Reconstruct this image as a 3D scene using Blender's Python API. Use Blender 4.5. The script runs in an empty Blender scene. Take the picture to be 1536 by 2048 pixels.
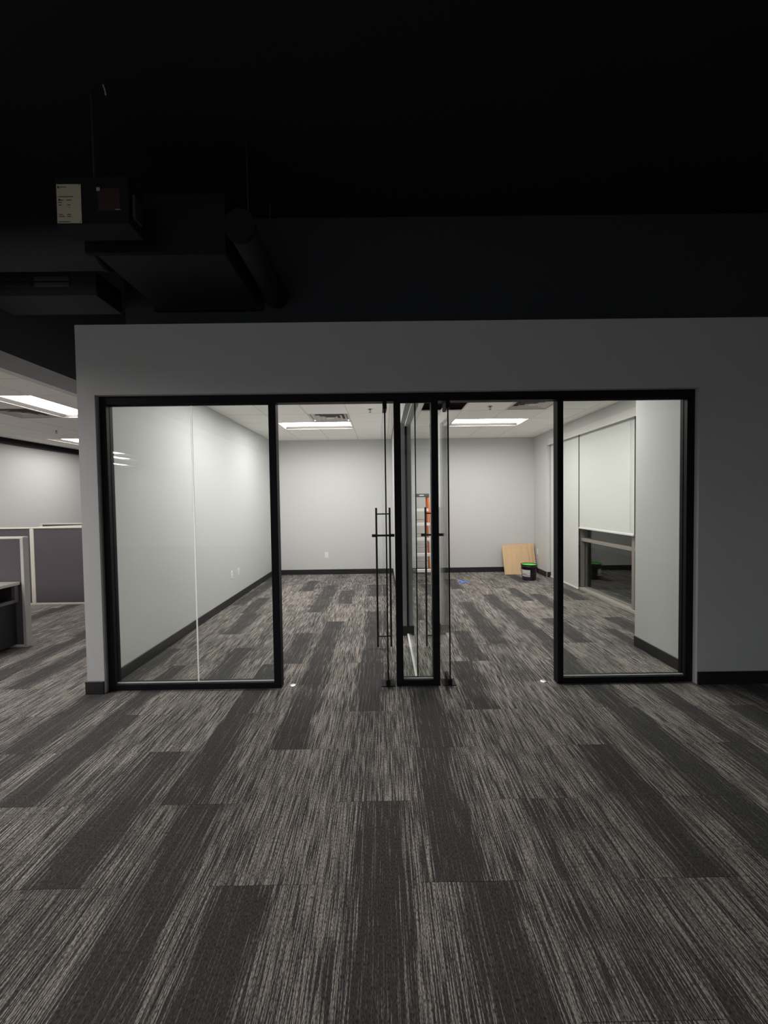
import bpy, bmesh, math, random
from mathutils import Vector, Matrix

random.seed(7)
SC = bpy.context.scene
COL = SC.collection

# ------------------------------------------------------------------ camera
F_PX, CAM_H = 780.0, 1.55
_dy = Vector((764 - 768, -(1001 - 1024), -F_PX)).normalized()
_roll = math.radians(0.80)
_z = Vector((-math.sin(_roll), math.cos(_roll), 0))
_z = (_z - _dy * _z.dot(_dy)).normalized()
_x = _dy.cross(_z)
ROT = Matrix((_x, _dy, _z))
cam_data = bpy.data.cameras.new('camera')
cam_data.sensor_fit = 'HORIZONTAL'
cam_data.sensor_width = 36.0
cam_data.lens = F_PX / 1536 * 36.0
cam_data.clip_start = 0.05
cam = bpy.data.objects.new('camera', cam_data)
COL.objects.link(cam)
cam.matrix_world = Matrix.Translation((0, 0, CAM_H)) @ ROT.to_4x4()
SC.camera = cam

# ------------------------------------------------------------------ world, exposure
world = bpy.data.worlds.new('night')
SC.world = world
world.use_nodes = True
world.node_tree.nodes['Background'].inputs[0].default_value = (0.5, 0.55, 0.7, 1)
world.node_tree.nodes['Background'].inputs[1].default_value = 0.002
SC.view_settings.view_transform = 'Standard'
SC.view_settings.look = 'None'
SC.view_settings.gamma = 1
SC.view_settings.use_curve_mapping = False
SC.view_settings.exposure = 0.22
LAMP_OFFICE = 23.5      # emission of the troffer lenses in the two offices
LAMP_OPEN = 15.0        # emission of the troffer lenses over the cubicles
LAMP_HALL = 30.0        # emission of the troffer lenses beside the hall, left of the camera
FILL_REAR = 38.0       # emission of the fill lights added at the rear of the hall
SC.cycles.use_denoising = True
SC.cycles.max_bounces = 10
SC.cycles.diffuse_bounces = 5
SC.cycles.transparent_max_bounces = 24
SC.cycles.caustics_reflective = False
SC.cycles.caustics_refractive = False
SC.cycles.sample_clamp_indirect = 6.0

# ------------------------------------------------------------------ materials
MATS = {}
def mat(name, color, rough=0.6, metal=0.0, spec=0.5, emit=None, strength=0.0):
    m = bpy.data.materials.new(name)
    m.use_nodes = True
    b = m.node_tree.nodes['Principled BSDF']
    b.inputs['Base Color'].default_value = (*color, 1)
    b.inputs['Roughness'].default_value = rough
    b.inputs['Metallic'].default_value = metal
    b.inputs['Specular IOR Level'].default_value = spec
    if emit:
        b.inputs['Emission Color'].default_value = (*emit, 1)
        b.inputs['Emission Strength'].default_value = strength
    MATS[name] = m
    return m

def grain(m, scale, amount, bump=0.0, stretch=(1, 1, 1)):
    """fine procedural variation of a material's own colour plus a little relief"""
    nt = m.node_tree; N = nt.nodes; L = nt.links
    b = N['Principled BSDF']
    tc = N.new('ShaderNodeTexCoord')
    mp = N.new('ShaderNodeMapping'); mp.inputs['Scale'].default_value = stretch
    nz = N.new('ShaderNodeTexNoise'); nz.inputs['Scale'].default_value = scale; nz.inputs['Detail'].default_value = 4
    L.new(tc.outputs['Object'], mp.inputs[0]); L.new(mp.outputs[0], nz.inputs['Vector'])
    c = b.inputs['Base Color'].default_value[:]
    mx = N.new('ShaderNodeMix'); mx.data_type = 'RGBA'
    mx.inputs['A'].default_value = tuple(max(0, v * (1 - amount)) for v in c[:3]) + (1,)
    mx.inputs['B'].default_value = tuple(min(1, v * (1 + amount)) for v in c[:3]) + (1,)
    L.new(nz.outputs['Fac'], mx.inputs['Factor']); L.new(mx.outputs['Result'], b.inputs['Base Color'])
    if bump:
        bp = N.new('ShaderNodeBump'); bp.inputs['Strength'].default_value = bump; bp.inputs['Distance'].default_value = 0.002
        L.new(nz.outputs['Fac'], bp.inputs['Height']); L.new(bp.outputs[0], b.inputs['Normal'])
    return m

grain(mat('paint', (0.655, 0.66, 0.66), 0.75, spec=0.3), 220, 0.03, 0.08)
grain(mat('ceiling_white', (0.90, 0.89, 0.855), 0.9, spec=0.2), 160, 0.05, 0.25)
mat('grid_white', (0.70, 0.69, 0.66), 0.5)
mat('baseboard_rubber', (0.016, 0.015, 0.018), 0.55)
mat('black_metal', (0.008, 0.007, 0.011), 0.55, spec=0.18)
mat('black_handle', (0.007, 0.007, 0.009), 0.35)
grain(mat('black_paint', (0.018, 0.019, 0.022), 0.85, spec=0.3), 30, 0.15)
mat('duct_black', (0.055, 0.058, 0.062), 0.8, spec=0.3)
grain(mat('charcoal_paint', (0.060, 0.063, 0.070), 0.85, spec=0.3), 30, 0.12)
mat('steel', (0.62, 0.62, 0.60), 0.35, 0.9)
mat('aluminium', (0.86, 0.86, 0.84), 0.5, 0.1)
mat('taupe_metal', (0.33, 0.295, 0.265), 0.5, 0.2)
mat('sill_metal', (0.52, 0.48, 0.43), 0.45, 0.2)
grain(mat('shade_fabric', (0.72, 0.73, 0.71), 0.9, spec=0.1), 900, 0.03)
mat('shade_hem', (0.82, 0.82, 0.80), 0.5)
mat('fascia_white', (0.74, 0.74, 0.71), 0.45)
mat('outlet_white', (0.93, 0.93, 0.90), 0.4)
mat('outlet_slot', (0.05, 0.05, 0.05), 0.6)
mat('vent_white', (0.62, 0.60, 0.57), 0.5)
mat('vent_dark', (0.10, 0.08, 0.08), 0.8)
mat('lens_office', (0.9, 0.9, 0.9), 0.5, emit=(1.0, 0.965, 0.92), strength=LAMP_OFFICE)
mat('lens_open', (0.9, 0.9, 0.9), 0.5, emit=(1.0, 0.95, 0.91), strength=LAMP_OPEN)
mat('lens_hall', (0.9, 0.9, 0.9), 0.5, emit=(1.0, 0.96, 0.93), strength=LAMP_HALL)
mat('lens_rear_fill', (0.9, 0.9, 0.9), 0.5, emit=(0.88, 0.94, 1.0), strength=FILL_REAR)
mat('reflector_white', (0.30, 0.285, 0.275), 0.6)
grain(mat('panel_fabric', (0.120, 0.107, 0.118), 0.95, spec=0.1), 500, 0.12, 0.1)
mat('panel_cream', (0.74, 0.70, 0.62), 0.5)
mat('panel_trim_grey', (0.56, 0.55, 0.52), 0.5)
mat('laminate', (0.66, 0.64, 0.59), 0.45)
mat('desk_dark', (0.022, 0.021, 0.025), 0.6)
mat('desk_rail', (0.16, 0.15, 0.155), 0.5)
grain(mat('plywood', (0.72, 0.51, 0.30), 0.7, spec=0.2), 14, 0.14, 0.0, (1, 1, 0.12))
mat('plywood_edge', (0.42, 0.27, 0.14), 0.8)
mat('pail_black', (0.012, 0.013, 0.014), 0.32)
mat('pail_lid', (0.12, 0.72, 0.10), 0.4)
mat('pail_label', (0.68, 0.67, 0.66), 0.6)
mat('pail_label_dark', (0.055, 0.012, 0.035), 0.5)
mat('ladder_orange', (0.78, 0.17, 0.035), 0.5)
mat('ladder_cap', (0.10, 0.10, 0.10), 0.6)
mat('ladder_slot', (0.75, 0.75, 0.72), 0.6)
mat('tape_blue', (0.10, 0.26, 0.95), 0.6)
mat('paper', (0.80, 0.73, 0.55), 0.8)
mat('paper_ink', (0.10, 0.09, 0.07), 0.8)
mat('label_red', (0.06, 0.026, 0.026), 0.7)
mat('cable_white', (0.8, 0.8, 0.78), 0.5)
mat('glass_edge_dark', (0.006, 0.012, 0.011), 0.2)
mat('glass_edge_light', (0.30, 0.36, 0.34), 0.3)
mat('silicone', (0.62, 0.64, 0.62), 0.4)
def translucent(name, color):
    m = bpy.data.materials.new(name); m.use_nodes = True
    N = m.node_tree.nodes; L = m.node_tree.links
    tl = N.new('ShaderNodeBsdfTranslucent'); tl.inputs[0].default_value = (*color, 1)
    tr = N.new('ShaderNodeBsdfTransparent'); tr.inputs[0].default_value = (*color, 1)
    mx = N.new('ShaderNodeMixShader'); mx.inputs[0].default_value = 0.25
    L.new(tl.outputs[0], mx.inputs[1]); L.new(tr.outputs[0], mx.inputs[2])
    L.new(mx.outputs[0], N['Material Output'].inputs['Surface'])
    MATS[name] = m
translucent('clear_silicone', (0.93, 0.95, 0.94))
mat('sprinkler_metal', (0.25, 0.23, 0.22), 0.5, 0.6)
mat('plenum_duct', (0.48, 0.37, 0.37), 0.7)
mat('exterior_dark', (0.01, 0.01, 0.012), 0.9)

def glass(name, tint):
    m = bpy.data.materials.new(name); m.use_nodes = True
    nt = m.node_tree; N = nt.nodes; L = nt.links
    N.remove(N['Principled BSDF'])
    out = N['Material Output']
    g = N.new('ShaderNodeNewGeometry')
    ior = N.new('ShaderNodeMix'); ior.data_type = 'FLOAT'
    ior.inputs['A'].default_value = 1.5; ior.inputs['B'].default_value = 1 / 1.5
    L.new(g.outputs['Backfacing'], ior.inputs['Factor'])
    fr = N.new('ShaderNodeFresnel'); L.new(ior.outputs['Result'], fr.inputs['IOR'])
    tr = N.new('ShaderNodeBsdfTransparent'); tr.inputs[0].default_value = (*tint, 1)
    gl = N.new('ShaderNodeBsdfGlossy'); gl.inputs['Color'].default_value = (1, 1, 1, 1); gl.inputs['Roughness'].default_value = 0.0
    mx = N.new('ShaderNodeMixShader')
    L.new(fr.outputs[0], mx.inputs[0]); L.new(tr.outputs[0], mx.inputs[1]); L.new(gl.outputs[0], mx.inputs[2])
    L.new(mx.outputs[0], out.inputs['Surface'])
    MATS[name] = m
glass('glass', (0.970, 0.988, 0.977))

def carpet():
    m = bpy.data.materials.new('carpet'); m.use_nodes = True
    nt = m.node_tree; N = nt.nodes; L = nt.links
    b = N['Principled BSDF']; b.inputs['Roughness'].default_value = 0.95; b.inputs['Specular IOR Level'].default_value = 0.08
    def math_(op, a=None, c=None, av=0, cv=0, clamp=False):
        n = N.new('ShaderNodeMath'); n.operation = op; n.use_clamp = clamp
        n.inputs[0].default_value = av; n.inputs[1].default_value = cv
        if a is not None: L.new(a, n.inputs[0])
        if c is not None: L.new(c, n.inputs[1])
        return n.outputs[0]
    def noise(scale, detail=1.0, rough=0.5, off=0.0):
        mp = N.new('ShaderNodeMapping'); mp.inputs['Scale'].default_value = scale
        mp.inputs['Location'].default_value = (off, off * 1.7, 0)
        L.new(shifted.outputs[0], mp.inputs[0])
        n = N.new('ShaderNodeTexNoise'); n.noise_dimensions = '2D'
        n.inputs['Scale'].default_value = 1.0; n.inputs['Detail'].default_value = detail; n.inputs['Roughness'].default_value = rough
        L.new(mp.outputs[0], n.inputs['Vector'])
        return n.outputs['Fac']
    geo = N.new('ShaderNodeNewGeometry')
    # each tile's own pattern: object colour = (band offset + 0.5, band strength, pattern shift, tone + 0.5)
    oi = N.new('ShaderNodeObjectInfo')
    sc3 = N.new('ShaderNodeSeparateColor'); L.new(oi.outputs['Color'], sc3.inputs[0])
    so3 = N.new('ShaderNodeSeparateXYZ'); L.new(oi.outputs['Location'], so3.inputs[0])
    band = math_('ADD', so3.outputs['X'], math_('SUBTRACT', sc3.outputs['Red'], None, 0, 0.5))
    dark = sc3.outputs['Green']
    shift = math_('MULTIPLY', sc3.outputs['Blue'], None, 0, 50.0)
    tone = math_('SUBTRACT', oi.outputs['Alpha'], None, 0, 0.5)
    sh = N.new('ShaderNodeCombineXYZ'); L.new(shift, sh.inputs[1])
    shifted = N.new('ShaderNodeVectorMath'); shifted.operation = 'ADD'
    L.new(geo.outputs['Position'], shifted.inputs[0]); L.new(sh.outputs[0], shifted.inputs[1])
    sep = N.new('ShaderNodeSeparateXYZ'); L.new(geo.outputs['Position'], sep.inputs[0])
    streak = noise((215, 4.5, 0), 3.0, 0.62)
    longs = noise((140, 1.7, 0), 1.0, 0.5, 13.7)
    weave = noise((330, 90, 0), 2.0, 0.6, 5.1)
    wob = noise((75, 1.6, 0), 2.0, 0.65, 31.0)
    broad = noise((9, 1.6, 0), 2.0, 0.5, 77.0)
    # distance from the tile's dark band, roughened
    d = math_('ABSOLUTE', math_('SUBTRACT', sep.outputs['X'], band))
    d = math_('ADD', d, math_('MULTIPLY', math_('SUBTRACT', wob, None, 0, 0.5), None, 0, 0.20))
    mr = N.new('ShaderNodeMapRange'); mr.interpolation_type = 'SMOOTHSTEP'
    mr.inputs['From Min'].default_value = 0.150; mr.inputs['From Max'].default_value = 0.06
    L.new(d, mr.inputs['Value'])
    mask = math_('MULTIPLY', mr.outputs[0], dark)
    # threshold of the streaks: low = many light yarns
    thr = math_('ADD', math_('MULTIPLY', mask, None, 0, 0.17), None, 0, 0.548)
    thr = math_('ADD', thr, math_('MULTIPLY', math_('SUBTRACT', broad, None, 0, 0.5), None, 0, 0.18))
    thr = math_('SUBTRACT', thr, tone)
    lo = math_('SUBTRACT', thr, None, 0, 0.085); hi = math_('ADD', thr, None, 0, 0.085)
    ms = N.new('ShaderNodeMapRange'); ms.interpolation_type = 'SMOOTHSTEP'
    L.new(streak, ms.inputs['Value']); L.new(lo, ms.inputs['From Min']); L.new(hi, ms.inputs['From Max'])
    ml = N.new('ShaderNodeMapRange'); ml.inputs['From Min'].default_value = 0.645; ml.inputs['From Max'].default_value = 0.69
    L.new(longs, ml.inputs['Value'])
    keep = math_('SUBTRACT', None, math_('MULTIPLY', mask, None, 0, 0.8), 1.0, 0)
    yarn = math_('MAXIMUM', ms.outputs[0], math_('MULTIPLY', ml.outputs[0], keep))
    mw = N.new('ShaderNodeMapRange'); mw.inputs['From Min'].default_value = 0.32; mw.inputs['From Max'].default_value = 0.62
    mw.inputs['To Min'].default_value = 0.12; mw.inputs['To Max'].default_value = 1.0
    L.new(weave, mw.inputs['Value'])
    fac = math_('MULTIPLY', yarn, mw.outputs[0], clamp=True)
    dk = N.new('ShaderNodeMix'); dk.data_type = 'RGBA'
    dk.inputs['A'].default_value = (0.027, 0.0265, 0.0265, 1); dk.inputs['B'].default_value = (0.100, 0.098, 0.098, 1)
    L.new(mw.outputs[0], dk.inputs['Factor'])
    mix = N.new('ShaderNodeMix'); mix.data_type = 'RGBA'
    L.new(dk.outputs['Result'], mix.inputs['A']); mix.inputs['B'].default_value = (0.60, 0.54, 0.495, 1)
    L.new(fac, mix.inputs['Factor']); L.new(mix.outputs['Result'], b.inputs['Base Color'])
    bp = N.new('ShaderNodeBump'); bp.inputs['Strength'].default_value = 0.25; bp.inputs['Distance'].default_value = 0.002
    L.new(weave, bp.inputs['Height']); L.new(bp.outputs[0], b.inputs['Normal'])
    MATS['carpet'] = m
carpet()

# ------------------------------------------------------------------ mesh helpers
class MB:
    """collects shapes for ONE mesh"""
    def __init__(self): self.v = []; self.f = []; self.mi = []; self.sm = []
    def add(self, vs, fs, mi=0, smooth=False):
        o = len(self.v); self.v += [tuple(x) for x in vs]
        self.f += [tuple(o + i for i in f) for f in fs]; self.mi += [mi] * len(fs); self.sm += [smooth] * len(fs)
        return self
    def box(self, x0, x1, y0, y1, z0, z1, mi=0):
        vs = [(x, y, z) for z in (z0, z1) for y in (y0, y1) for x in (x0, x1)]
        return self.add(vs, [(0, 2, 3, 1), (4, 5, 7, 6), (0, 1, 5, 4), (2, 6, 7, 3), (0, 4, 6, 2), (1, 3, 7, 5)], mi)
    def bbox(self, x0, x1, y0, y1, z0, z1, c=0.003, mi=0):
        """box with chamfered edges"""
        bm = bmesh.new(); bmesh.ops.create_cube(bm, size=1)
        for v in bm.verts:
            v.co = Vector(((x0 + x1) / 2 + v.co.x * (x1 - x0), (y0 + y1) / 2 + v.co.y * (y1 - y0), (z0 + z1) / 2 + v.co.z * (z1 - z0)))
        bmesh.ops.bevel(bm, geom=bm.edges[:], offset=c, segments=1, affect='EDGES')
        bm.verts.index_update()
        self.add([v.co[:] for v in bm.verts], [[v.index for v in f.verts] for f in bm.faces], mi); bm.free()
        return self
    def quad(self, a, b, c, d, mi=0): return self.add([a, b, c, d], [(0, 1, 2, 3)], mi)
    def tube(self, p, q, r, n=12, mi=0, r2=None):
        p, q = Vector(p), Vector(q); r2 = r if r2 is None else r2
        d = (q - p).normalized(); a = d.orthogonal().normalized(); b = d.cross(a)
        vs = []
        for c, rr in ((p, r), (q, r2)):
            for k in range(n):
                t = 2 * math.pi * k / n; vs.append(c + a * rr * math.cos(t) + b * rr * math.sin(t))
        o = len(self.v)
        self.add(vs, [(k, (k + 1) % n, n + (k + 1) % n, n + k) for k in range(n)], mi, True)
        self.add(vs, [tuple(range(n))[::-1], tuple(range(n, 2 * n))], mi)
        return self
    def path(self, pts, r, n=8, mi=0):
        pts = [Vector(p) for p in pts]; rings = []
        for i, p in enumerate(pts):
            d = (pts[min(i + 1, len(pts) - 1)] - pts[max(i - 1, 0)]).normalized()
            a = d.cross(Vector((0.31, 0.2, 0.93))).normalized(); b = d.cross(a)
            rings.append([p + a * r * math.cos(2 * math.pi * k / n) + b * r * math.sin(2 * math.pi * k / n) for k in range(n)])
        vs = [v for rg in rings for v in rg]
        fs = [(i * n + k, i * n + (k + 1) % n, (i + 1) * n + (k + 1) % n, (i + 1) * n + k) for i in range(len(pts) - 1) for k in range(n)]
        fs += [tuple(range(n))[::-1], tuple((len(pts) - 1) * n + k for k in range(n))]
        return self.add(vs, fs, mi, True)
    def lathe(self, prof, n=28, mi=0, cx=0, cy=0):
        vs = [(cx + r * math.cos(2 * math.pi * k / n), cy + r * math.sin(2 * math.pi * k / n), z) for r, z in prof for k in range(n)]
        m = len(prof)
        fs = [(i * n + k, i * n + (k + 1) % n, (i + 1) * n + (k + 1) % n, (i + 1) * n + k) for i in range(m - 1) for k in range(n)]
        return self.add(vs, fs, mi, True)
    def mesh(self, name, mats):
        me = bpy.data.meshes.new(name); me.from_pydata(self.v, [], self.f)
        for m in ([mats] if isinstance(mats, str) else mats): me.materials.append(MATS[m])
        me.polygons.foreach_set('material_index', self.mi)
        me.polygons.foreach_set('use_smooth', self.sm)
        me.update()
        return me
    def build(self, name, mats, parent=None):
        return link(name, self.mesh(name, mats), parent)

def link(name, data, parent=None):
    o = bpy.data.objects.new(name, data); COL.objects.link(o)
    if parent is not None: o.parent = parent
    return o
def tag(o, label=None, cat=None, group=None, kind=None):
    for k, v in (('label', label), ('category', cat), ('group', group), ('kind', kind)):
        if v: o[k] = v
    return o
def empty(name, loc=(0, 0, 0), rz=0.0):
    o = bpy.data.objects.new(name, None); o.empty_display_size = 0.1; COL.objects.link(o)
    o.location = loc; o.rotation_euler[2] = rz
    return o
def copy_tree(o, parent=None):
    c = o.copy(); COL.objects.link(c)
    if parent is not None: c.parent = parent
    for ch in list(o.children): copy_tree(ch, c)
    return c

# ------------------------------------------------------------------ main dimensions (metres)
YF = 3.16            # face of the front wall
YG = 3.245           # glass plane of the storefront
YB = 8.25            # back wall
XL, XLo = -2.33, -2.43
XD0, XD1 = 0.22, 0.34   # divider between the two offices
YD = 4.44            # where its drywall begins
XR = 3.22            # window wall
XBUMP, YBUMP = 2.62, 4.02
ZC = 2.84            # drop ceilings
ZW = 2.98            # top of the front wall
FX0, FX1, FZ = -2.29, 2.575, 2.425  # storefront opening
XBK = -3.52          # bulkhead over the cubicles
XOW = -7.2           # far wall of the cubicle area
YEND, YNEAR = 12.0, -7.5
YRET = 4.4           # where that wall turns away to the left
XFAR = 6.5

# ------------------------------------------------------------------ floor: carpet tiles
TW, TL, X0C, Y0C = 0.4315, 0.863, -0.08, 1.536
floor = MB().box(-12.0, XFAR, YNEAR, YEND, -0.06, -0.0075).build('floor', 'black_paint')
tag(floor, 'charcoal and beige streaked carpet tile floor running through hall and offices', 'floor', kind='structure')
tile_mesh = MB().bbox(-TW / 2 + 0.0004, TW / 2 - 0.0004, -TL / 2 + 0.0004, TL / 2 - 0.0004, -0.007, 0.0, 0.0006).mesh('carpet_tile', 'carpet')
DARK = {  # (column, first row): place of the dark band across the tile
    (-4, 1): -1.92, (-4, 3): -1.97, (-4, 7): -1.82, (-4, 9): -1.92,
    (-3, 0): -1.355, (-3, 4): -1.48, (-3, 12): -1.34,
    (-2, -1): -0.92, (-2, 1): -1.07, (-2, 3): -1.09, (-2, 5): -0.905, (-2, 9): -0.945, (-2, 11): -0.935,
    (-1, -2): -0.573, (-1, 2): -0.615, (-1, 4): -0.63, (-1, 6): -0.63, (-1, 10): -0.60,
    (0, -1): -0.03, (0, 3): -0.115, (0, 5): -0.12, (0, 7): -0.13, (0, 11): -0.14,
    (1, 0): 0.295, (1, 2): 0.325, (1, -2): 0.415, (1, 8): 0.42,
    (2, 3): 0.735, (2, 5): 0.905, (2, 11): 0.78,
    (3, 0): 1.32, (3, 6): 1.235, (3, 8): 1.235, (3, 12): 1.28,
    (4, 1): 1.76, (4, -1): 1.74, (4, 3): 1.70, (4, 5): 1.80, (4, 7): 1.74, (4, 9): 1.70,
    (5, 2): 2.25, (5, 0): 2.20, (5, 6): 2.14, (5, 10): 2.24,
    (6, 5): 2.69, (6, 13): 2.62, (6, 1): 2.62, (6, 9): 2.45, (7, 2): 2.98, (7, 6): 2.95, (7, 10): 3.02,
}
def project(p):
    c = ROT.transposed() @ (Vector(p) - Vector((0, 0, CAM_H)))
    if c.z > -0.05: return None
    return 768 + F_PX * c.x / -c.z, 1024 - F_PX * c.y / -c.z
def tile_in_view(cx, cy):
    if cx > XR + 0.25 and cy > YF: return False
    if cx > XLo and cy > YB + 0.4: return False
    if cx < XLo - 0.25 and cy > YEND: return False
    for dx in (-0.5, 0, 0.5):
        for dy in (-0.5, 0, 0.5):
            q = project((cx + dx * TW, cy + dy * TL, 0))
            if q and -5 < q[0] < 1541 and -5 < q[1] < 2053:
                if cx < XLo - 0.2 and cy > YF and q[0] > 200: continue
                return True
    return False
rest = MB()
for k in range(-28, 16):
    odd = (k + 1) % 2      # half-length stagger from column to column
    for n in range(-26, 26):
        if n % 2 != odd: continue
        cx = X0C + k * TW; cy = Y0C + n * TL / 2 + TL / 2
        if not (-12 < cx < XFAR and YNEAR + 0.4 < cy < YEND): continue
        if tile_in_view(cx, cy):
            o = link('carpet_tile', tile_mesh, floor); o.location = (cx, cy, 0)
            if (k, n) in DARK: bo, dk_ = DARK[(k, n)] - cx, 1.0
            elif -4 <= k <= 7: bo, dk_ = random.uniform(-.08, .08), random.choice((0.0, 0.0, 0.2))
            else: bo, dk_ = random.uniform(-.08, .08), random.choice((0.0, 1.0))
            o.color = (bo + 0.5, dk_, random.random(), 0.5 + random.uniform(-0.02, 0.03))
        else:
            rest.quad((cx - TW / 2, cy - TL / 2, -0.0005), (cx + TW / 2, cy - TL / 2, -0.0005), (cx + TW / 2, cy + TL / 2, -0.0005), (cx - TW / 2, cy + TL / 2, -0.0005))
o = rest.build('carpet_remainder', 'carpet', floor); o['kind'] = 'stuff'; o.color = (0.5, 0, 0.3, 0.46)

# ------------------------------------------------------------------ walls
def struct(name, mb, m, label, cat):
    return tag(mb.build(name, m), label, cat, kind='structure')

w = MB().box(XLo, FX0, YF, 3.31, 0, ZW).box(FX1, XFAR, YF, 3.31, 0, ZW).box(FX0, FX1, YF, 3.31, FZ, ZW)
struct('wall_front', w, 'paint', 'grey painted front wall around the black storefront, fading dark to the right', 'wall')
struct('wall_office_side', MB().box(XLo, XL, 3.31, YB, 0, ZC + 0.12), 'paint', 'long light grey side wall behind the widest glass pane', 'wall')
struct('wall_back', MB().box(XLo, XR + 0.12, YB, YB + 0.12, 0, ZC + 0.12), 'paint', 'light grey back wall of the two offices', 'wall')
w = MB().box(XD0, XD1, YD, YB, 0, ZC + 0.12).box(XD0, XD1, 3.31, YD, 2.41, ZC + 0.12)
struct('wall_divider', w, 'paint', 'grey dividing wall between the offices, its end behind the narrow pane', 'wall')
struct('wall_column', MB().box(XBUMP, XR + 0.3, 3.31, YBUMP, 0, ZC + 0.12), 'paint', 'bright grey boxed-out wall seen through the rightmost pane', 'wall')
YW0, YW1 = YBUMP, 7.60    # window recess
w = MB().box(XR, XR + 0.24, YW1, YB, 0, ZC + 0.12).box(XR, XR + 0.24, YW0, YW1, 2.69, ZC + 0.12)
struct('wall_right', w, 'paint', 'grey window wall and header above the white roller shades', 'wall')
# cubicle area
struct('wall_left', MB().box(XOW - 0.12, XOW, YRET, YEND, 0, ZC + 0.12).box(-12.0, XOW - 0.12, YRET, YRET + 0.12, 0, ZC + 0.12), 'paint', 'far grey wall behind the cubicles at the left edge', 'wall')
struct('trim_1', MB().bbox(XOW, XOW + 0.10, YRET, YEND, ZC - 0.105, ZC - 0.002, 0.004), 'black_metal', 'black band running along the top of the far cubicle wall', 'trim')
struct('wall_open_end', MB().box(XOW, XLo, YEND, YEND + 0.12, 0, ZC + 0.12), 'paint', 'end wall beyond the cubicles', 'wall')
struct('trim_2', MB().box(XBK - 0.1, XBK, YNEAR, YEND, ZC - 0.01, ZW + 0.01), 'paint', 'grey drywall bulkhead band edging the bright cubicle ceiling', 'trim')
struct('wall_bulkhead_upper', MB().box(XBK - 0.1, XBK - 0.001, YNEAR, 9.6, ZW + 0.012, 4.25), 'charcoal_paint', 'charcoal painted drop above the grey bulkhead band at left', 'wall')
# hall behind and beside the camera
struct('wall_hall_right', MB().box(XFAR, XFAR + 0.12, YNEAR, YF, 0, 4.4), 'paint', 'dim grey wall closing the hall on the right', 'wall')
struct('wall_open_left', MB().box(-12.12, -12.0, YNEAR, YRET, 0, 4.4), 'paint', 'distant grey wall of the cubicle area behind the camera', 'wall')
struct('wall_hall_rear', MB().box(-12, XFAR, YNEAR - 0.12, YNEAR, 0, 4.4), 'paint', 'dim grey wall at the rear of the hall', 'wall')
struct('ceiling_deck', MB().box(-12, XFAR, YNEAR, YEND, 4.25, 4.35), 'black_paint', 'black painted deck high above the hall', 'ceiling')
struct('wall_deck_end', MB().box(-12, XFAR, 9.6, 9.7, ZC + 0.2, 4.25), 'black_paint', 'black painted wall closing the space above the ceilings', 'wall')

struct('wall_upper', MB().box(XLo, XFAR, 3.80, 3.92, ZC + 0.16, 4.25), 'charcoal_paint', 'charcoal painted upper wall above and behind the grey front wall', 'wall')

# baseboards
BH, BT = 0.105, 0.012
def bb(name, x0, x1, y0, y1, label):
    struct(name, MB().bbox(x0, x1, y0, y1, 0, BH, 0.003), 'baseboard_rubber', label, 'baseboard')
bb('baseboard_front_left', XLo - BT, FX0, YF - BT, YF, 'short black baseboard at the left end of the front wall')
bb('baseboard_front_right', FX1, XFAR, YF - BT, YF, 'black baseboard under the dark right part of the front wall')
bb('baseboard_office_side', XL, XL + BT, 3.31, YB, 'black baseboard along the long left office wall')
bb('baseboard_back_left', XL + BT, XD0 - BT, YB - BT, YB, 'black baseboard on the back wall behind the left door')
bb('baseboard_back_right', XD1 + BT, XR - BT, YB - BT, YB, 'black baseboard on the back wall behind ladder and plywood')
bb('baseboard_window_wall', XR - BT, XR, YW1 + 0.02, YB, 'short black baseboard beside the bucket')
bb('baseboard_window_return', XR, XR + 0.1, YW1 - BT, YW1, 'tiny black baseboard turning into the window recess')
bb('baseboard_column', XBUMP - BT, XBUMP, 3.31, YBUMP, 'black baseboard of the boxed-out wall at right')
bb('baseboard_divider_end', XD0 - BT, XD1 + BT, YD - BT, YD, 'black baseboard block on the end of the dividing wall')
bb('baseboard_divider_left', XD0 - BT, XD0, YD, YB, 'black baseboard on the left face of the dividing wall')
bb('baseboard_divider_right', XD1, XD1 + BT, YD, YB, 'black baseboard on the right face of the dividing wall')

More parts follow.
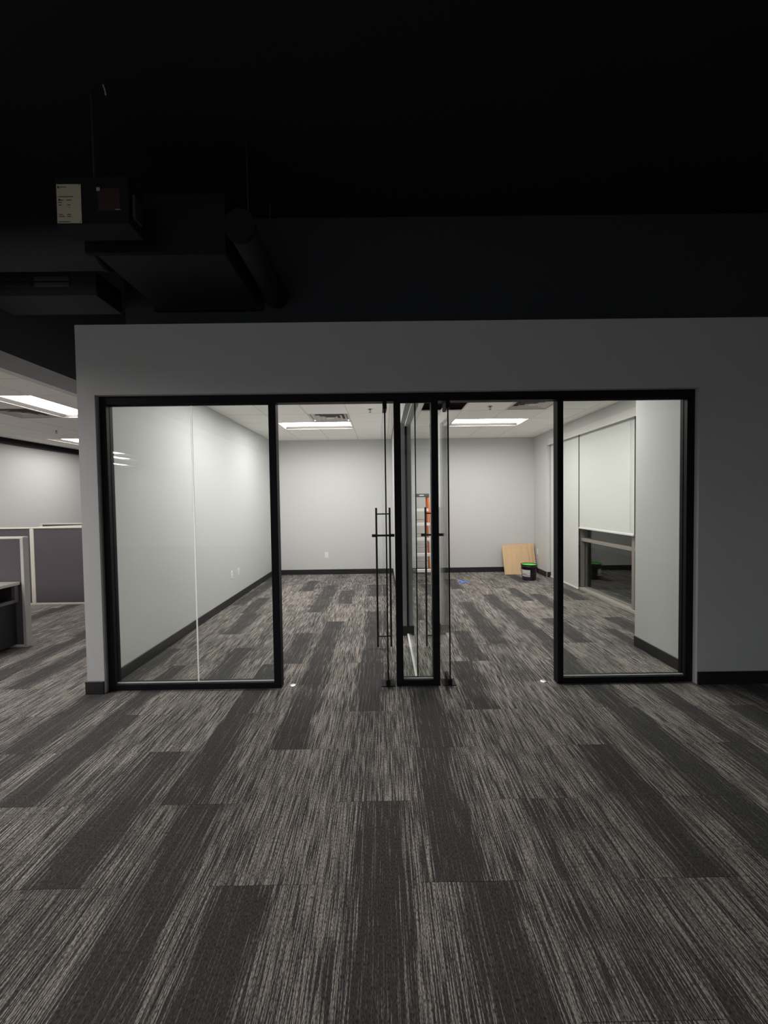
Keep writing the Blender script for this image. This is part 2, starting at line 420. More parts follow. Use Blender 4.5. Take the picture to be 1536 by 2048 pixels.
# ------------------------------------------------------------------ ceilings of tiles
T = 0.61
def tiled_ceiling(name, x0, x1, y0, y1, gx, gy, skip, label, see=None, ZC=ZC):
    root = MB().box(x0, x1, y0, y1, ZC + 0.10, ZC + 0.12).build(name, 'black_paint') if False else empty(name, (0, 0, 0))
    tag(root, label, 'ceiling', kind='structure')
    import_x = [x0] + [gx + i * T for i in range(-40, 40) if x0 + 0.02 < gx + i * T < x1 - 0.02] + [x1]
    import_y = [y0] + [gy + i * T for i in range(-40, 40) if y0 + 0.02 < gy + i * T < y1 - 0.02] + [y1]
    cache = {}; far = MB()
    for i in range(len(import_x) - 1):
        for j in range(len(import_y) - 1):
            a, b, c, d = import_x[i], import_x[i + 1], import_y[j], import_y[j + 1]
            mx, my = (a + b) / 2, (c + d) / 2
            if any(s[0] - 0.01 < mx < s[1] + 0.01 and s[2] - 0.01 < my < s[3] + 0.01 for s in skip): continue
            key = (round(b - a, 3), round(d - c, 3))
            if see and not see(mx, my):
                far.box(a + 0.006, b - 0.006, c + 0.006, d - 0.006, ZC, ZC + 0.015); continue
            if key not in cache:
                w2, h2 = (b - a) / 2 - 0.007, (d - c) / 2 - 0.007
                cache[key] = MB().bbox(-w2, w2, -h2, h2, -0.004, 0.014, 0.004).mesh('ceiling_tile', 'ceiling_white')
            o = link('ceiling_tile', cache[key], root); o.location = (mx, my, ZC)
    if far.v:
        o = far.build('ceiling_tile_remainder', 'ceiling_white', root); o['kind'] = 'stuff'
    inner = lambda m, lo, hi: lo < m < hi
    for x in import_x[1:-1]:
        segs = [(y0, y1)]
        for s in skip:
            if s[0] + 0.02 < x < s[1] - 0.02:
                segs = [p for q in segs for p in ((q[0], min(q[1], s[2])), (max(q[0], s[3]), q[1])) if p[1] - p[0] > 0.02]
        for s in segs: MB().box(x - 0.012, x + 0.012, s[0], s[1], ZC - 0.001, ZC + 0.012).build('grid_runner', 'grid_white', root)
    for y in import_y[1:-1]:
        segs = [(x0, x1)]
        for s in skip:
            if s[2] + 0.02 < y < s[3] - 0.02:
                segs = [p for q in segs for p in ((q[0], min(q[1], s[0])), (max(q[0], s[1]), q[1])) if p[1] - p[0] > 0.02]
        for s in segs: MB().box(s[0], s[1], y - 0.012, y + 0.012, ZC - 0.0012, ZC + 0.011).build('grid_tee', 'grid_white', root)
    return root

# --- cells taken by fixtures, vents and the missing tile
LX, LY = -0.48, 6.39         # left office grid
RX, RY = 1.18, 6.30          # right office grid
OX, OY = -4.09, 4.62         # cubicle area grid
fixL = [(LX - 2 * T, LX, LY, LY + T), (LX - 2 * T, LX, LY - 3 * T, LY - 2 * T)]
ventL = [(LX - T, LX, LY - T, LY)]
fixR = [(RX, RX + 2 * T, RY, RY + T), (RX, RX + 2 * T, RY - 3 * T, RY - 2 * T)]
ventR = [(RX + T, RX + 2 * T, RY - 2 * T, RY - T)]
hole = [(RX - T, RX, RY - 2 * T, RY - T)]
def ocell(i, j, n=2): return (OX - (i + 1) * T, OX - i * T, OY + j * T, OY + (j + n) * T)
fixO = [ocell(0, 0), ocell(3, 5), ocell(0, 5), ocell(3, 0),
        ocell(0, -6), ocell(2, -6), ocell(5, -6), ocell(4, -14), ocell(5, -16), ocell(7, -19)]
ventO = [ocell(1, 1, 1)]
tiled_ceiling('ceiling_office_left', XL, XD0, 3.31, YB, LX, LY, fixL + ventL, 'white tiled drop ceiling of the left office')
tiled_ceiling('ceiling_office_right', XD1, XR, 3.31, YB, RX, RY, fixR + ventR + hole, 'white tiled drop ceiling of the right office with one tile missing')
tiled_ceiling('ceiling_open_office', -11.9, XBK - 0.1, YNEAR, YEND, OX, OY, fixO + ventO, 'bright tiled drop ceiling over the cubicles at left',
              see=lambda x, y: y > 2.8 and (lambda q: q and -90 < q[0] < 200)(project((x, y, ZC))))

# ------------------------------------------------------------------ troffers
def troffer(cell, lens_mat, label, group, ZC=ZC):
    x0, x1, y0, y1 = cell
    cx, cy = (x0 + x1) / 2, (y0 + y1) / 2; hx, hy = (x1 - x0) / 2, (y1 - y0) / 2
    t = tag(empty('ceiling_light', (cx, cy, ZC)), label, 'ceiling light', group)
    fl = 0.018; s = 0.070; h = 0.036
    ax, ay = hx - fl, hy - fl
    if hx > hy: bx, by = ax - 0.03, ay - s
    else: bx, by = ax - s, ay - 0.03
    f = MB()
    for q in ((-hx, hx, -hy, -ay), (-hx, hx, ay, hy), (-hx, -ax, -ay, ay), (ax, hx, -ay, ay)):
        f.box(*q, -0.003, 0.012)
    f.build('frame', 'grid_white', t)
    r = MB()
    A = [(-ax, -ay, 0), (ax, -ay, 0), (ax, ay, 0), (-ax, ay, 0)]; B = [(-bx, -by, h), (bx, -by, h), (bx, by, h), (-bx, by, h)]
    for i in range(4): r.quad(A[i], A[(i + 1) % 4], B[(i + 1) % 4], B[i])
    r.build('reflector', 'reflector_white', t)
    MB().quad(B[0], B[3], B[2], B[1]).build('lens', lens_mat, t)
    MB().box(-hx + 0.01, hx - 0.01, -hy + 0.01, hy - 0.01, h + 0.004, h + 0.05).build('housing', 'steel', t)
    return t
troffer(fixL[0], 'lens_office', 'lit rectangular ceiling light near the back wall, behind the left door opening', 'office ceiling lights')
troffer(fixL[1], 'lens_office', 'nearer lit ceiling light in left office, mostly hidden by the door head', 'office ceiling lights')
troffer(fixR[0], 'lens_office', 'lit rectangular ceiling light near the back wall, behind the right door opening', 'office ceiling lights')
troffer(fixR[1], 'lens_office', 'nearer lit ceiling light in right office, mostly hidden by the door head', 'office ceiling lights')
for i, c in enumerate(fixO):
    lab = ['long lit ceiling light over the cubicles, nearest the bulkhead', 'smaller-looking lit ceiling light near the black band over the cubicles',
           'lit ceiling light over the corner hidden behind the left office', 'lit ceiling light beyond the left edge, over the near desk',
           'lit ceiling light beside the bulkhead, level with the front wall', 'lit ceiling light left of the hall, one row from the bulkhead', 'lit ceiling light left of the hall, far from the bulkhead',
           'upper light bar mirrored in the wide left pane', 'middle light bar mirrored in the wide left pane', 'lowest light bar mirrored in the wide left pane'][i]
    troffer(c, 'lens_hall' if 4 <= i <= 6 else 'lens_open', lab, 'ceiling lights over the cubicles')

# rear drop ceiling, with unseen fill lights added to brighten hall and front wall
QX, QY, ZQ = -0.98, -7.20, 3.30
def qcell(i, j): return (QX + i * T, QX + (i + 2) * T, QY + j * T, QY + (j + 1) * T)
fillQ = [qcell(-4, 0), qcell(-1, 0)]
tiled_ceiling('ceiling_hall_rear', XBK, XFAR, YNEAR, -4.0, QX, QY, fillQ, 'white tiled drop ceiling at the rear of the hall', see=lambda x, y: False, ZC=ZQ)
for c, lab in zip(fillQ, ('added unseen fill light by the rear wall of the hall, left one', 'added unseen fill light by the rear wall of the hall, right one')):
    troffer(c, 'lens_rear_fill', lab, 'added fill lights at the rear of the hall', ZQ)

# ------------------------------------------------------------------ vents, sprinklers, missing tile
def vent(cell, label):
    x0, x1, y0, y1 = cell
    t = tag(empty('ceiling_vent', ((x0 + x1) / 2, (y0 + y1) / 2, ZC)), label, 'vent', 'square ceiling air vents')
    h = T / 2
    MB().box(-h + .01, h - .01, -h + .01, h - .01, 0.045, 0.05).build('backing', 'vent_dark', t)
    f = MB()
    for q in ((-h, h, -h, -h + .03), (-h, h, h - .03, h), (-h, -h + .03, -h + .03, h - .03), (h - .03, h, -h + .03, h - .03)): f.box(*q, -0.003, 0.01)
    f.build('frame', 'vent_white', t)
    for k, (ro, ri, zo, zi) in enumerate(((0.262, 0.215, 0.0, 0.03), (0.195, 0.15, -0.004, 0.028), (0.125, 0.08, -0.006, 0.026))):
        m = MB(); A = [(-ro, -ro, zo), (ro, -ro, zo), (ro, ro, zo), (-ro, ro, zo)]; B = [(-ri, -ri, zi), (ri, -ri, zi), (ri, ri, zi), (-ri, ri, zi)]
        for i in range(4):
            m.quad(A[i], A[(i + 1) % 4], B[(i + 1) % 4], B[i])
            m.quad(B[i], B[(i + 1) % 4], (B[(i + 1) % 4][0], B[(i + 1) % 4][1], zi + .002), (B[i][0], B[i][1], zi + .002))
        m.build('louver', 'vent_white', t)
    MB().box(-.055, .055, -.055, .055, -0.006, -0.003).build('centre_plate', 'vent_white', t)
vent(ventL[0], 'square louvered air vent beside the left office ceiling light')
vent(ventR[0], 'square louvered air vent in the right office ceiling near the right post')
vent(ventO[0], 'square louvered air vent in the cubicle area ceiling')

def sprinkler(x, y, label):
    t = tag(empty('sprinkler', (x, y, ZC)), label, 'sprinkler', 'ceiling sprinklers')
    MB().lathe([(0.0, -0.004), (0.033, -0.004), (0.036, 0.0), (0.0, 0.0)], 20).build('escutcheon', 'grid_white', t)
    MB().tube((0, 0, -0.004), (0, 0, -0.022), 0.009).tube((0.012, 0, -.02), (0.006, 0, -.045), 0.003, 6).tube((-0.012, 0, -.02), (-0.006, 0, -.045), 0.003, 6).build('body', 'sprinkler_metal', t)
    MB().lathe([(0.0, -0.050), (0.017, -0.050), (0.017, -0.045), (0.0, -0.045)], 14).build('deflector', 'sprinkler_metal', t)
sprinkler(-0.15, 5.53, 'small ceiling sprinkler in the left office')
sprinkler(1.52, 5.45, 'small ceiling sprinkler in the right office')
sprinkler(-5.62, 6.82, 'small ceiling sprinkler over the cubicles')
d = tag(empty('plenum_duct', (0.88, 5.35, 3.0)), 'brownish duct glimpsed through the missing ceiling tile', 'duct')
MB().bbox(-0.6, 0.6, -0.9, 0.9, 0.0, 0.3, 0.01).build('duct_body', 'plenum_duct', d)
MB().box(-0.6, 0.6, 0.10, 0.135, -0.03, 0.0).build('flange', 'grid_white', d)

# ------------------------------------------------------------------ storefront frame
FY0, FY1 = 3.205, 3.285
fr = tag(empty('trim_3', (0, FY0, 0)), 'black metal storefront frame holding the glass panes and doors', 'frame', kind='structure')
PA, PB, PC, PD = (-0.918, -0.858), (0.104, 0.160), (0.410, 0.466), (1.446, 1.494)
JL, JR = (FX0, FX0 + 0.055), (FX1 - 0.062, FX1)
def member(nm, x0, x1, z0, z1):
    o = MB().bbox(x0, x1, 0, FY1 - FY0, z0, z1, 0.002).build(nm, 'black_metal', fr); return o
HZ = 2.358
member('head', FX0, FX1, HZ, FZ)
member('jamb', *JL, 0, HZ); member('jamb', *JR, 0, HZ)
for p in (PA, PB, PC, PD): member('post', *p, 0, HZ)
for a, b in ((JL[1], PA[0]), (PB[1], PC[0]), (PD[1], JR[0])): member('sill', a, b, 0.0, 0.05)
# glass stops, the thin beads that hold each pane
for a, b in ((JL[1], PA[0]), (PB[1], PC[0]), (PD[1], JR[0])):
    MB().box(a, b, 0.022, 0.032, 0.05, 0.058).build('glazing_bead', 'silicone', fr)
    MB().box(a, b, 0.022, 0.032, HZ - 0.008, HZ).build('glazing_bead', 'black_metal', fr)

GT = 0.010
def pane_mesh(x0, x1, z0, z1, t=GT, edge='glass_edge_light'):
    m = MB(); y0, y1 = -t / 2, t / 2
    m.quad((x0, y0, z0), (x1, y0, z0), (x1, y0, z1), (x0, y0, z1), 0)
    m.quad((x1, y1, z0), (x0, y1, z0), (x0, y1, z1), (x1, y1, z1), 0)
    m.quad((x0, y1, z0), (x0, y0, z0), (x0, y0, z1), (x0, y1, z1), 1)
    m.quad((x1, y0, z0), (x1, y1, z0), (x1, y1, z1), (x1, y0, z1), 1)
    m.quad((x0, y0, z1), (x1, y0, z1), (x1, y1, z1), (x0, y1, z1), 1)
    m.quad((x0, y1, z0), (x1, y1, z0), (x1, y0, z0), (x0, y0, z0), 1)
    return m, ['glass', edge]
def pane(name, x0, x1, z0, z1, parent, **kw):
    m, mats = pane_mesh(x0, x1, z0, z1, **kw); return m.build(name, mats, parent)
XJ = -1.562
w1 = tag(empty('window_1', (0, YG, 0)), 'wide fixed glass window of two butted panes left of the doors', 'window', kind='structure')
pane('pane', JL[1], XJ - 0.005, 0.05, HZ, w1, edge='clear_silicone'); pane('pane', XJ + 0.005, PA[0], 0.05, HZ, w1, edge='clear_silicone')
MB().quad((XJ - 0.005, 0, 0.05), (XJ + 0.005, 0, 0.05), (XJ + 0.005, 0, HZ), (XJ - 0.005, 0, HZ)).build('silicone_joint', 'clear_silicone', w1)
w2 = tag(empty('window_2', (0, YG, 0)), 'narrow fixed glass pane between the two open doors', 'window', kind='structure')
pane('pane', PB[1], PC[0], 0.05, HZ, w2)
w3 = tag(empty('window_3', (0, YG, 0)), 'fixed glass pane at the right end of the storefront', 'window', kind='structure')
pane('pane', PD[1], JR[0], 0.05, HZ, w3)
# glass partition between the offices, running back from the narrow pane
XP = 0.283
w4 = tag(empty('window_4', (XP, 0, 0)), 'glass partition running back from the narrow pane to the dividing wall', 'window', kind='structure')
m, mats = pane_mesh(3.262, YD - 0.006, 0.02, 2.385, edge='glass_edge_dark')
o = m.build('pane', mats, w4); o.rotation_euler[2] = math.pi / 2
MB().box(-0.014, 0.014, 3.285, YD - BT, 0, 0.022).build('floor_track', 'aluminium', w4)
MB().box(-0.016, 0.016, 3.31, YD, 2.38, 2.41).build('head_track', 'aluminium', w4)
MB().box(-0.016, 0.016, YD - 0.03, YD, 0.106, 2.38).build('wall_channel', 'black_metal', w4)

# ------------------------------------------------------------------ doors
def door(name, x, angle, side, label):
    """pivoted glass leaf; local +X runs from the pivot to the free edge"""
    t = tag(empty(name, (x, 3.25, 0), angle), label, 'door', kind='structure')
    e0, e1 = -0.062, 0.895
    pane('glass_leaf', e0, e1, 0.012, HZ - 0.012, t, t=0.012, edge='glass_edge_dark')
    # pivot fittings at the hinge corner
    b = MB().bbox(e0 - 0.004, e0 + 0.15, -0.017, 0.017, 0.008, 0.062, 0.002).build('bottom_patch', 'black_metal', t)
    MB().box(-0.05, 0.07, -0.055, 0.055, 0.001, 0.006).build('floor_plate', 'black_metal', b)
    MB().bbox(e0 - 0.004, e0 + 0.15, -0.017, 0.017, HZ - 0.065, HZ - 0.006, 0.002).build('top_patch', 'black_metal', t)
    # locking ladder pull
    h = empty('pull_handle', (0.81, 0, 0)); h.parent = t
    for s in (-1, 1):
        MB().tube((0, s * 0.070, 0.012), (0, s * 0.070, 1.475), 0.0105, 14).build('pull_bar', 'black_handle', h)
    for z in (0.124, 1.41):
        MB().tube((0, -0.070, z), (0, 0.070, z), 0.007, 10).build('standoff', 'black_handle', h)
    lk = MB().tube((0, -0.075, 1.185), (0, 0.075, 1.185), 0.011, 12).tube((0, -0.118, 1.185), (0, -0.07, 1.185), 0.016, 14).tube((0, 0.07, 1.185), (0, 0.118, 1.185), 0.016, 14)
    lk.build('lock_cylinder', 'black_handle', h)
    return t
AL = math.radians(91.6)
door('door_1', 0.030, AL, -1, 'frameless glass door swung inward, seen edge-on left of the narrow pane')
door('door_2', 0.543, AL, 1, 'frameless glass door swung inward, right of the narrow pane')
def strike(x, label):
    MB_ = MB().lathe([(0.0, 0.004), (0.012, 0.004), (0.024, 0.0035), (0.029, 0.0), (0.029, 0.0)], 24)
    o = MB_.build('floor_strike', 'steel'); o.location = (x, 3.255, 0.0)
    tag(o, label, 'floor strike', 'round metal floor strikes')
strike(-0.775, 'small round metal floor strike beside the post left of the doors')
strike(1.345, 'small round metal floor strike beside the post right of the doors')

# ------------------------------------------------------------------ exterior window and shades
XW = XR + 0.15
win = tag(empty('window_5', (XW, YW0, 0)), 'taupe framed exterior window with dark night glass below the shade', 'window', kind='structure')
ly = lambda y: y - YW0
mull = [5.16, 6.545, YW1 - 0.03]
zr0, zr1 = 0.825, 0.875
MB().bbox(-0.062, 0.09, 0, ly(YW1), 0.0, 0.045, 0.003).build('sill', 'sill_metal', win)
MB().box(-0.035, 0.07, 0, ly(YW1), 2.62, 2.69).build('head', 'taupe_metal', win)
for y in mull: MB().bbox(-0.035, 0.07, ly(y) - 0.03, ly(y) + 0.03, 0.052, 2.62, 0.002).build('mullion', 'taupe_metal', win)
edges = [YW0] + mull
for a, b in zip(edges[:-1], edges[1:]):
    a2 = a + (0.03 if a != YW0 else 0); b2 = b - 0.03
    MB().bbox(-0.035, 0.07, ly(a2), ly(b2), zr0, zr1, 0.002).build('transom_rail', 'taupe_metal', win)
    for z0, z1 in ((0.052, zr0), (zr1, 2.62)):
        m, mats = pane_mesh(ly(a2), ly(b2), z0, z1); o = m.build('pane', mats, win); o.rotation_euler[2] = math.pi / 2; o.location = (0.03, 0, 0)
struct('wall_outside', MB().box(XR + 1.6, XR + 1.7, 3.4, 9.5, -0.1, 3.4), 'exterior_dark', 'dark night outside the window', 'wall')
def shade(y0, y1, z0, label):
    t = tag(empty('roller_shade', (XR + 0.07, y0, 0)), label, 'roller shade', 'white roller shades')
    w = y1 - y0
    MB().box(-0.0015, 0.0015, 0, w, z0, 2.62).build('fabric', 'shade_fabric', t)
    MB().bbox(-0.012, 0.012, 0, w, z0 - 0.012, z0 + 0.016, 0.004).build('hem_bar', 'shade_hem', t)
    MB().tube((0.0, 0, 2.625), (0.0, w, 2.625), 0.03, 16).build('roller', 'shade_hem', t)
shade(6.515, 7.585, 0.016, 'white roller shade lowered to the floor behind the right post')
shade(5.07, 6.485, 1.048, 'white roller shade stopped partway above the dark window glass')
f = MB().bbox(XR + 0.0, XR + 0.012, YW0, YW1 - 0.01, 2.575, 2.69, 0.002)
tag(f.build('shade_fascia', 'fascia_white'), 'white fascia strip running above the roller shades', 'fascia')
# bead chain at the near edge of the half lowered shade
ch = MB().path([(XR + 0.05, 5.125, 2.6), (XR + 0.05, 5.125, 1.6), (XR + 0.05, 5.125, 1.13), (XR + 0.05, 5.133, 1.11), (XR + 0.05, 5.141, 1.13), (XR + 0.05, 5.141, 1.6), (XR + 0.05, 5.141, 2.6)], 0.0022, 6)
tag(ch.build('shade_chain', 'shade_hem'), 'thin white bead chain hanging beside the half lowered shade', 'chain')

# ------------------------------------------------------------------ outlets
def outlet(loc, rz, label):
    t = tag(empty('wall_outlet', loc, rz), label, 'outlet', 'white wall outlets')
    MB().bbox(-0.037, 0.037, -0.006, 0, -0.06, 0.06, 0.002).build('plate', 'outlet_white', t)
    for z in (-0.022, 0.022):
        r = MB().bbox(-0.017, 0.017, -0.009, -0.005, z - 0.014, z + 0.014, 0.001).build('receptacle', 'outlet_white', t)
        MB().box(-0.009, -0.006, -0.0095, -0.0088, z - 0.004, z + 0.007).box(0.006, 0.009, -0.0095, -0.0088, z - 0.004, z + 0.007).build('slot', 'outlet_slot', r)
outlet((-1.19, YB, 0.41), 0, 'white wall outlet low on the back wall left of the doors')
outlet((XL, 5.98, 0.44), math.pi / 2, 'white outlet plate on the long left wall, nearer of the pair')
outlet((XL, 6.26, 0.435), math.pi / 2, 'white outlet plate on the long left wall, farther of the pair')
outlet((XR, 8.07, 0.445), -math.pi / 2, 'white outlet on the short wall above the bucket')

# ------------------------------------------------------------------ plywood, bucket, tape
def board(x0, x1, h, yb, yt, th, label):
    ang = math.atan2(yt - yb, h)
    t = MB().bbox(0, x1 - x0, 0, th, 0, h / math.cos(ang), 0.001).build('plywood_sheet', 'plywood')
    t.location = (x0, yb, 0.0); t.rotation_euler[0] = -ang
    tag(t, label, 'plywood sheet', 'plywood sheets leaning on the back wall')
board(2.495, 3.025, 0.57, 7.93, 8.13, 0.012, 'front plywood sheet leaning on the back wall behind the bucket')
board(2.595, 3.12, 0.585, 7.975, 8.165, 0.012, 'middle plywood sheet, its edge showing right of the front sheet')
board(2.655, 3.185, 0.595, 8.015, 8.195, 0.012, 'rear plywood sheet nearest the corner wall')

bk = tag(empty('bucket', (2.79, 7.40, 0)), 'black plastic bucket with a lime green lid and white label', 'bucket')
MB().lathe([(0.0, 0.004), (0.115, 0.004), (0.118, 0.0), (0.122, 0.006), (0.143, 0.255), (0.150, 0.257), (0.150, 0.268), (0.144, 0.270), (0.146, 0.285), (0.153, 0.287), (0.153, 0.300), (0.146, 0.302), (0.143, 0.297)], 36).build('body', 'pail_black', bk)
lid = MB().lathe([(0.1425, 0.290), (0.137, 0.2905), (0.132, 0.284), (0.0, 0.284)], 36).build('lid', 'pail_lid', bk)
MB().lathe([(0.020, 0.284), (0.020, 0.290), (0.0, 0.290)], 16).build('spout_cap', 'pail_lid', lid)
def wrap(a0, a1, z0, z1, off, mname, name):
    n = 12; m = MB(); vs = []
    for k in range(n + 1):
        a = math.radians(a0 + (a1 - a0) * k / n)
        for z in (z0, z1):
            r = 0.122 + (z - 0.006) / 0.249 * 0.021 + off; vs.append((r * math.cos(a), r * math.sin(a), z))
    m.add(vs, [(2 * k, 2 * k + 2, 2 * k + 3, 2 * k + 1) for k in range(n)], 0, True)
    return m.build(name, mname, bk)
wrap(182, 258, 0.075, 0.205, 0.0012, 'pail_label', 'label_sheet')
wrap(182, 258, 0.015, 0.075, 0.0012, 'pail_label_dark', 'label_band')
wrap(200, 235, 0.120, 0.128, 0.0020, 'pail_label_dark', 'label_print')
hp = []
for k in range(17):
    a = math.pi * k / 16
    p = Vector((-0.150 * math.cos(a), -0.150 * math.sin(a) * 0.62 - 0.06 * math.sin(a), 0.24 - 0.14 * math.sin(a)))
    hp.append(Matrix.Rotation(math.radians(-35), 3, 'Z') @ p)
MB().path(hp, 0.003, 6).build('bail_handle', 'pail_black', bk)
for s in (-1, 1):
    p = Matrix.Rotation(math.radians(-35), 3, 'Z') @ Vector((s * 0.142, 0, 0.24)); q = Matrix.Rotation(math.radians(-35), 3, 'Z') @ Vector((s * 0.156, 0, 0.24))
    MB().tube(p, q, 0.014, 12).build('handle_ear', 'pail_label' if s < 0 else 'pail_black', bk)

tp = tag(empty('painter_tape', (1.49, 7.22, 0)), 'crumpled strips of blue painter tape on the office carpet', 'tape')
for (x, y, a, l) in ((-0.04, 0.07, 25, 0.10), (0.03, 0.0, -15, 0.13), (-0.03, -0.06, 50, 0.08)):
    m = MB(); n = 6; vs = []
    for k in range(n + 1):
        u = -l / 2 + l * k / n; z = 0.004 + 0.010 * abs(math.sin(k * 1.9))
        vs += [(u, -0.018, z), (u, 0.018, z + 0.006 * math.cos(k * 2.3) + 0.006)]
    m.add(vs, [(2 * k, 2 * k + 2, 2 * k + 3, 2 * k + 1) for k in range(n)])
    o = m.build('tape_strip', 'tape_blue', tp); o.location = (x, y, 0.001); o.rotation_euler[2] = math.radians(a)

# ------------------------------------------------------------------ step ladder
ld = tag(empty('step_ladder', (0.73, 7.55, 0)), 'orange fibreglass step ladder standing open by the back wall', 'ladder')
HT = 1.67
def rail(x0, y0, x1, y1, name):
    m = MB(); w, dpt = 0.030, 0.075
    for (x, y, z) in ((x0, y0, 0.0), (x1, y1, HT - 0.06)):
        m.v += [(x - w / 2, y - dpt / 2, z), (x + w / 2, y - dpt / 2, z), (x + w / 2, y + dpt / 2, z), (x - w / 2, y + dpt / 2, z)]
    fs = [(0, 3, 2, 1), (4, 5, 6, 7), (0, 1, 5, 4), (1, 2, 6, 5), (2, 3, 7, 6), (3, 0, 4, 7)]
    m.f += fs; m.mi += [0] * 6; m.sm += [False] * 6
    return m.build(name, 'ladder_orange', ld)
for s in (-1, 1):
    r = rail(s * 0.255, -0.36, s * 0.155, 0.0, 'front_rail')
    MB().bbox(s * 0.255 - 0.022, s * 0.255 + 0.022, -0.405, -0.315, 0, 0.035, 0.004).build('rubber_foot', 'ladder_cap', r)
    r = rail(s * 0.235, 0.52, s * 0.14, 0.10, 'rear_rail')
    MB().bbox(s * 0.235 - 0.022, s * 0.235 + 0.022, 0.475, 0.565, 0, 0.035, 0.004).build('rubber_foot', 'ladder_cap', r)
for z in (0.25, 0.54, 0.825, 1.105, 1.375):
    u = z / (HT - 0.06); hw = 0.255 - 0.10 * u - 0.012; y = -0.36 + 0.36 * u
    MB().bbox(-hw, hw, y - 0.05, y + 0.03, z - 0.008, z + 0.008, 0.002).box(-hw, hw, y - 0.052, y - 0.046, z - 0.042, z + 0.006).build('step', 'aluminium', ld)
for z in (0.30, 0.60, 0.88, 1.16):
    u = z / (HT - 0.06); hw = 0.235 - 0.095 * u; y = 0.52 - 0.42 * u
    MB().tube((-hw, y, z), (hw, y, z), 0.011, 8).build('rear_brace', 'panel_trim_grey', ld)
for s in (-1, 1):
    MB().tube((s * 0.20, -0.20, 0.72), (s * 0.195, 0.34, 0.72), 0.008, 8).build('spreader', 'aluminium', ld)
cp = MB().bbox(-0.175, 0.175, -0.075, 0.15, HT - 0.065, HT, 0.008).build('top_cap', 'ladder_cap', ld)
MB().bbox(-0.015, 0.075, -0.078, -0.07, HT - 0.045, HT - 0.022, 0.002).build('cap_label', 'ladder_slot', cp)

# ------------------------------------------------------------------ cubicles
PH = 1.21
def panel_x(name, x0, x1, y, label, posts=(True, True), post_mat='panel_cream', p=0.06):
    """cubicle panel running along X, face towards the camera"""
    t = tag(empty(name, (x0, y, 0)), label, 'cubicle panel', 'cubicle panels')
    w = x1 - x0
    MB().bbox(0, w, -0.034, 0.034, PH - 0.022, PH, 0.003).build('top_cap', 'panel_cream', t)
    MB().bbox(p if posts[0] else 0, w - (p if posts[1] else 0), -0.032, 0.032, 0.0, 0.03, 0.003).build('base_rail', 'panel_cream', t)
    if posts[0]: MB().bbox(0, p, -0.034, 0.034, 0, PH - 0.022, 0.003).build('post', post_mat, t)
    if posts[1]: MB().bbox(w - p, w, -0.034, 0.034, 0, PH - 0.022, 0.003).build('post', post_mat, t)
    MB().bbox(p if posts[0] else 0, w - (p if posts[1] else 0), -0.026, 0.026, 0.03, PH - 0.022, 0.004).build('fabric_pad', 'panel_fabric', t)
    return t
YP2 = 6.08
panel_x('cubicle_panel', -5.46, -3.6, YP2, 'purple-grey fabric cubicle panel with a bright cream post, beside the wall end', (True, False))
panel_x('cubicle_panel', -7.0, -5.465, YP2, 'purple-grey cubicle panel strip behind the near cream-edged panel', (False, False))
panel_x('cubicle_panel', -5.43 - 0.9, -3.6, 7.25, 'rearmost cubicle panel, only its dark top edge showing', (True, False))
# angled run meeting the bright post
t = tag(empty('cubicle_panel', (-5.42, YP2 + 0.07, 0), math.radians(40)), 'angled cubicle panel whose cream cap slopes up beside the bright post', 'cubicle panel', 'cubicle panels')
MB().bbox(0, 1.5, -0.034, 0.034, PH - 0.022, PH, 0.003).build('top_cap', 'panel_cream', t)
MB().bbox(0, 1.5, -0.026, 0.026, 0.03, PH - 0.022, 0.003).build('fabric_pad', 'panel_fabric', t)
MB().bbox(0, 1.5, -0.032, 0.032, 0, 0.03, 0.003).build('base_rail', 'panel_cream', t)
YP1 = 4.27
panel_x('cubicle_panel', -6.2, -3.90, YP1, 'near cubicle panel with a grey end post and a desk against it', (False, True), 'panel_trim_grey', 0.035)
dk = tag(empty('desk', (-3.945, YP1 - 0.034, 0)), 'pale desk top fixed to the near cubicle panel at the left edge', 'desk')
MB().bbox(-1.6, 0.0, -0.62, 0.0, 0.690, 0.722, 0.004).build('desk_top', 'laminate', dk)
b = MB().bbox(-0.06, -0.02, -0.045, -0.003, 0.50, 0.690, 0.002).build('bracket', 'desk_rail', dk)
MB().bbox(-0.055, -0.025, -0.55, -0.045, 0.50, 0.535, 0.002).build('bracket_arm', 'desk_rail', dk)
MB().bbox(-0.055, -0.025, -0.58, -0.55, 0.50, 0.690, 0.002).build('bracket_front', 'desk_rail', dk)
MB().bbox(-1.55, -0.08, -0.30, -0.28, 0.50, 0.690, 0.003).build('modesty_panel', 'desk_dark', dk)
MB().bbox(-0.70, -0.065, -0.50, -0.004, 0.035, 0.495, 0.004).build('pedestal_shade_fill', 'desk_dark', dk)  # dark pedestal extended to stand in for the shade under the desk

# ------------------------------------------------------------------ black services above the hall
du = tag(empty('supply_duct', (-1.62, 2.9, 3.4)), 'black rectangular duct running over the front wall', 'duct')
MB().bbox(-0.48, 0.48, 0, 0.895, 0, 0.36, 0.008).build('duct_body', 'duct_black', du)
for y in (0.0, 0.86):
    MB().box(-0.51, 0.51, y - 0.006, y + 0.03, -0.025, 0.385).build('duct_flange', 'black_paint', du)
br = tag(empty('round_duct', (-2.1, 3.12, 3.55)), 'black round branch duct entering from the left', 'duct')
MB().tube((-0.04, 0, 0), (-1.415, 0, 0), 0.15, 28).build('duct_body', 'duct_black', br)
for x in (-0.05, -1.2): MB().tube((x, 0, 0), (x - 0.03, 0, 0), 0.158, 28).build('duct_band', 'duct_black', br)
pp = tag(empty('overhead_pipe', (-0.975, 2.0, 3.5)), 'black pipe running beside the rectangular duct', 'pipe')
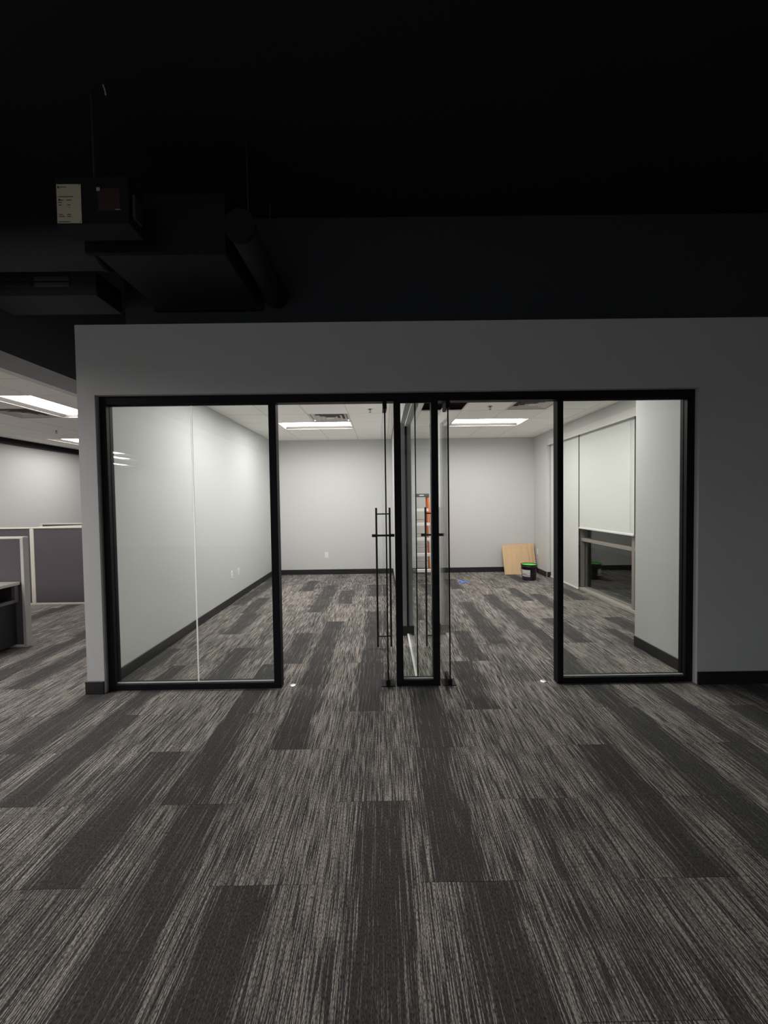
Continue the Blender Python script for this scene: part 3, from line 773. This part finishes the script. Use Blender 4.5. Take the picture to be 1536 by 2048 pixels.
MB().tube((0, 0.84, 0), (0, 1.795, 0), 0.10, 24).build('pipe_run', 'duct_black', pp)
MB().tube((0, 0.84, 0), (0, 0.80, 0), 0.112, 24).build('pipe_cap', 'black_paint', pp)
for y in (1.0, 1.6): MB().tube((0, y, 0.1), (0, y, 0.752), 0.006, 8).build('hanger_rod', 'duct_black', pp)
bx = tag(empty('control_box', (-2.07, 2.57, 3.35)), 'black duct control box carrying a pale paper sheet', 'control box')
MB().bbox(0, 0.47, 0, 0.16, 0, 0.30, 0.004).build('box_body', 'black_paint', bx)
MB().tube((0.2, 0.08, 0.30), (0.2, 0.08, 0.90), 0.008, 8).build('hanger_rod', 'duct_black', bx)
MB().bbox(0.48, 0.50, 0.02, 0.10, 0.05, 0.20, 0.003).build('hinge_plate', 'duct_black', bx)
pl = MB().box(0.012, 0.168, -0.002, -0.0005, 0.008, 0.252).build('paper_label', 'paper', bx)
pr = MB().box(0.020, 0.030, -0.003, -0.002, 0.226, 0.240)
for z, a, b_ in ((0.232, 0.034, 0.075), (0.172, 0.022, 0.120), (0.150, 0.030, 0.055), (0.150, 0.075, 0.105), (0.135, 0.022, 0.045), (0.120, 0.024, 0.042), (0.120, 0.078, 0.098), (0.105, 0.088, 0.094), (0.060, 0.022, 0.05), (0.060, 0.075, 0.10), (0.048, 0.022, 0.06), (0.048, 0.076, 0.10), (0.014, 0.022, 0.095)):
    pr.box(a, b_, -0.003, -0.002, z, z + 0.004)
pr.box(0.024, 0.034, -0.003, -0.002, 0.148, 0.160)
for x, z in ((0.155, 0.243), (0.155, 0.014)): pr.box(x, x + 0.005, -0.003, -0.002, z, z + 0.005)
pr.build('print', 'paper_ink', pl)['kind'] = 'stuff'
rl = MB().box(0.275, 0.415, -0.002, -0.0005, 0.085, 0.225).build('warning_label', 'label_red', bx)
MB().box(0.268, 0.290, -0.003, -0.002, 0.208, 0.230).build('label_symbol', 'vent_white', rl)
MB().box(0.385, 0.418, -0.003, -0.002, 0.088, 0.093).build('label_line', 'vent_white', rl)
gr = tag(empty('louver_grille', (-2.98, 3.45, 3.42)), 'dim louvered grille on the dark duct above the bulkhead', 'grille')
MB().bbox(-0.5, 0.53, 0.0, 0.34, -0.06, 0.15, 0.006).build('duct_body', 'duct_black', gr)
for z in (0.02, 0.07):
    MB().box(0.0, 0.30, -0.012, 0.0, z, z + 0.032).build('louver', 'panel_trim_grey' if False else 'desk_rail', gr)
    MB().box(-0.40, -0.03, -0.012, 0.0, z, z + 0.032).build('louver', 'duct_black', gr)
tie = MB().path([(0, 0, 0.07), (0.006, 0, 0.05), (0.014, 0, 0.025), (0.016, 0, 0.0)], 0.004, 8).build('cable_tie', 'cable_white')
tie.location = (-1.76, 2.60, 4.185)
tag(tie, 'tiny white cable end hanging from the black deck', 'cable tie')
